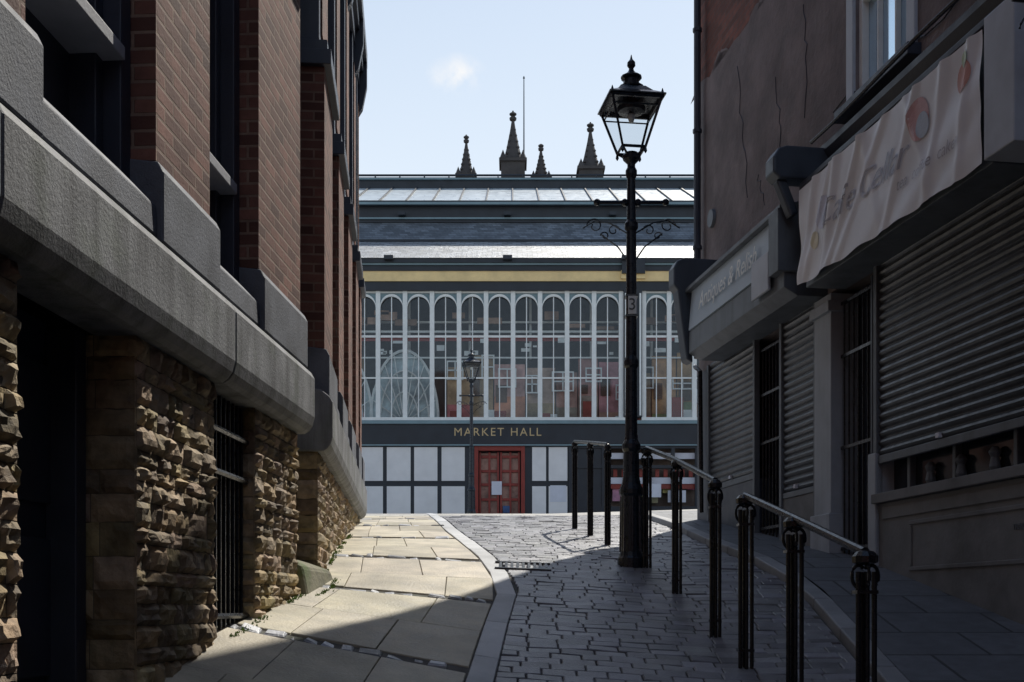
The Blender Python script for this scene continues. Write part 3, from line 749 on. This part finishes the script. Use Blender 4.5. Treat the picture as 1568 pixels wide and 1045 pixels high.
for i in range(9): rd_.box(-2.1+i*1.5,-1.7+i*1.5,38.7,38.75,6.35,6.35+U(.2,.8))
for i in range(12): 
    x=-2+i*1.1
    if i%2: li.box(x,x+U(.2,.6),38.72,38.75,6.35,6.35+U(.1,.5))
for cx,cz,rr in ((-3.65,6.3,1.15),(-5.9,6.3,1.15)):
    for r in (rr,rr*.72,rr*.42):
        pts=[(cx+r*math.cos(t),38.8,cz+r*2.1*math.sin(t)) for t in [k*math.pi/20 for k in range(21)]]
        li.tube(pts,.05 if r==rr else .03,6)
    for k in range(1,10):
        t=k*math.pi/10; li.tube([(cx+.2*math.cos(t),38.8,cz+.3*math.sin(t)),(cx+rr*math.cos(t),38.8,cz+rr*2.1*math.sin(t))],.02,5)
    fp=MB(); fp.add([(cx,38.9,cz)]+[(cx+rr*.97*math.cos(t),38.9,cz+rr*2.05*math.sin(t)) for t in [k*math.pi/20 for k in range(21)]],[(0,1+i,2+i) for i in range(20)])
    fp.done('arch_panes',M('arch_pane',(.5,.6,.65),.4,.6,1.5),MK)  # opaque panes coloured pale in place of daylight through the arch
for i in range(14):
    x=-12+i*2.1; li.box(x,x+.08,39.6,39.7,8.6,12)
for i in range(50):
    x=U(-12,15); z=U(8.5,9.0); li.box(x,x+U(.1,.4),38.78,38.8,z,z+U(.05,.2))
for i in range(30):
    x=U(-12,15); z=U(9.45,10.0); wd_.box(x,x+U(.3,1.0),39.0,39.1,z,z+U(.1,.35),U(.3,1.2))
wd_.done('stall_panels',m_wood,MK); li.done('stall_frames',m_lightbox,MK); rd_.done('red_stall_signs',m_redpaint,MK)

# ---------------------------------------------------------------- church tower
CT=E('gothic_church_tower'); b=MB()
def pinn(x,y,zb,zt,w):
    H=zt-zb
    b.box(x-w/2,x+w/2,y-w/2,y+w/2,zb-4,zb+H*.30)
    for sx in (-1,1):
        for sy in (-1,1):
            b.lathe(x+sx*w*.42,y+sy*w*.42,zb+H*.26,[(w*.14,0),(w*.14,H*.06),(0.01,H*.17)],6)
    b.box(x-w*.58,x+w*.58,y-w*.58,y+w*.58,zb+H*.27,zb+H*.31)
    r=w*.44
    b.lathe(x,y,zb+H*.30,[(r,0),(r*.62,H*.2),(r*.3,H*.42),(r*.14,H*.56),(r*.32,H*.575),(r*.32,H*.60),(r*.1,H*.62),(.05,H*.70)],8)
    for k in range(1,6):
        zz=zb+H*.30+H*.085*k; rr=r*(1-.165*k)
        for a in range(4):
            t=a*math.pi/2+math.pi/4; b.lathe(x+rr*math.cos(t),y+rr*math.sin(t),zz,[(.02,0),(.11,.06),(.09,.14),(.02,.18)],5)
    for zz in (.875,.93):
        b.lathe(x,y,zb+H*zz,[(.04,0),(r*.34,.06),(r*.34,.16),(.04,.24)],6)
    b.box(x-r*.30,x+r*.30,y-.04,y+.04,zb+H*.955,zb+H*.97)
for x,y,zb,zt,w in ((.06,70,25.8,30.4,1.45),(4.8,70,25.4,29.7,1.45),(-3.0,75,27.0,31.0,1.2),(1.9,75,27.0,30.4,1.2)):
    pinn(x,y,zb,zt,w)
foot=[(-.6,69.4),(5.4,69.4),(2.5,75.6),(-3.6,75.6)]
b.add([(x,y,0) for x,y in foot]+[(x,y,25.6) for x,y in foot],[(0,1,5,4),(1,2,6,5),(2,3,7,6),(3,0,4,7),(4,5,6,7)])
for i in range(8): b.box(-.3+i*.72,.1+i*.72,69.4,69.6,25.6,26.0)
b.done('tower_and_pinnacles',m_tower,CT)
f=MB(); f.lathe(.75,72,25,[(.05,0),(.045,4),(.03,8.3),(.07,8.32),(.03,8.45)],8); f.done('flagpole',m_greypaint)
db=MB()
for x0,x1,y0,z in ((-60,-16,60,11),(18,60,62,12)):
    db.box(x0,x1,y0,y0+12,2,z); db.add([(x0,y0,z),(x1,y0,z),(x1,y0+6,z+3.5),(x0,y0+6,z+3.5),(x0,y0+12,z),(x1,y0+12,z)],[(0,1,2,3),(3,2,5,4)])
db.done('terraced_houses',m_brick2)
bb=MB(); bb.box(-14,16,-24,-15,-6,6); bb.add([(-14,-24,6),(16,-24,6),(16,-19.5,8.5),(-14,-19.5,8.5),(-14,-15,6),(16,-15,6)],[(0,1,2,3),(3,2,5,4)])  # unseen block added behind the camera to darken the lane walls
bb.done('unseen_shade_block',m_brick2)

# ---------------------------------------------------------------- light, sky, camera
AZ=(.412,.911)
S=Vector((AZ[0],AZ[1],0))*math.cos(math.radians(50)); S.z=math.sin(math.radians(50)); S.normalize()
sun=bpy.data.lights.new('sun','SUN'); sun.energy=5.0; sun.angle=math.radians(.5); sun.color=(1,.95,.86)
so=bpy.data.objects.new('sun',sun); so.rotation_euler=S.to_track_quat('Z','Y').to_euler(); scene.collection.objects.link(so); so.location=(20,40,60)
w=bpy.data.worlds.new("World"); scene.world=w; w.use_nodes=True; nt=w.node_tree
bg=nt.nodes['Background']; sky=nt.nodes.new('ShaderNodeTexSky'); sky.sky_type='NISHITA'; sky.sun_disc=False
sky.sun_elevation=math.radians(50); sky.sun_rotation=math.atan2(AZ[0],AZ[1]); sky.air_density=1.3; sky.dust_density=.6
tc=nt.nodes.new('ShaderNodeTexCoord')
sep=nt.nodes.new('ShaderNodeSeparateXYZ'); nt.links.new(tc.outputs['Generated'],sep.inputs[0])
def mrange(src,a,b,c,d):
    n=nt.nodes.new('ShaderNodeMapRange'); n.inputs[1].default_value=a; n.inputs[2].default_value=b; n.inputs[3].default_value=c; n.inputs[4].default_value=d
    nt.links.new(src,n.inputs[0]); return n.outputs[0]
hz=mathn(nt,'MULTIPLY',mrange(sep.outputs[2],.30,.72,1.0,0.0),mrange(sep.outputs[1],-.6,.7,.6,1.0))
haze=mixc(nt,hz,sky.outputs[0],(6.7,7.5,8.4,1))
d=Vector((-84,1750,815)).normalized()
sub=nt.nodes.new('ShaderNodeVectorMath'); sub.operation='SUBTRACT'; nt.links.new(tc.outputs['Generated'],sub.inputs[0]); sub.inputs[1].default_value=d
scl=nt.nodes.new('ShaderNodeVectorMath'); scl.operation='MULTIPLY'; nt.links.new(sub.outputs[0],scl.inputs[0]); scl.inputs[1].default_value=(1,1,1.6)
ln=nt.nodes.new('ShaderNodeVectorMath'); ln.operation='LENGTH'; nt.links.new(scl.outputs[0],ln.inputs[0])
n=nt.nodes.new('ShaderNodeTexNoise'); n.inputs['Scale'].default_value=60; n.inputs['Detail'].default_value=6; nt.links.new(tc.outputs['Generated'],n.inputs['Vector'])
mm=mathn(nt,'MULTIPLY',mrange(ln.outputs['Value'],.026,.0,0,1),mrange(n.outputs['Fac'],.38,.65,0,1))
fin=mixc(nt,mm,haze,(8.3,8.2,8.1,1))
nt.links.new(fin,bg.inputs[0]); bg.inputs[1].default_value=.12

cam=bpy.data.cameras.new('camera'); cam.sensor_width=36; cam.lens=40.18; cam.shift_y=.26; cam.clip_end=2000; cam.clip_start=.1
co=bpy.data.objects.new('camera',cam); co.location=(0,0,0); co.rotation_euler=(math.pi/2,0,0); scene.collection.objects.link(co); scene.camera=co
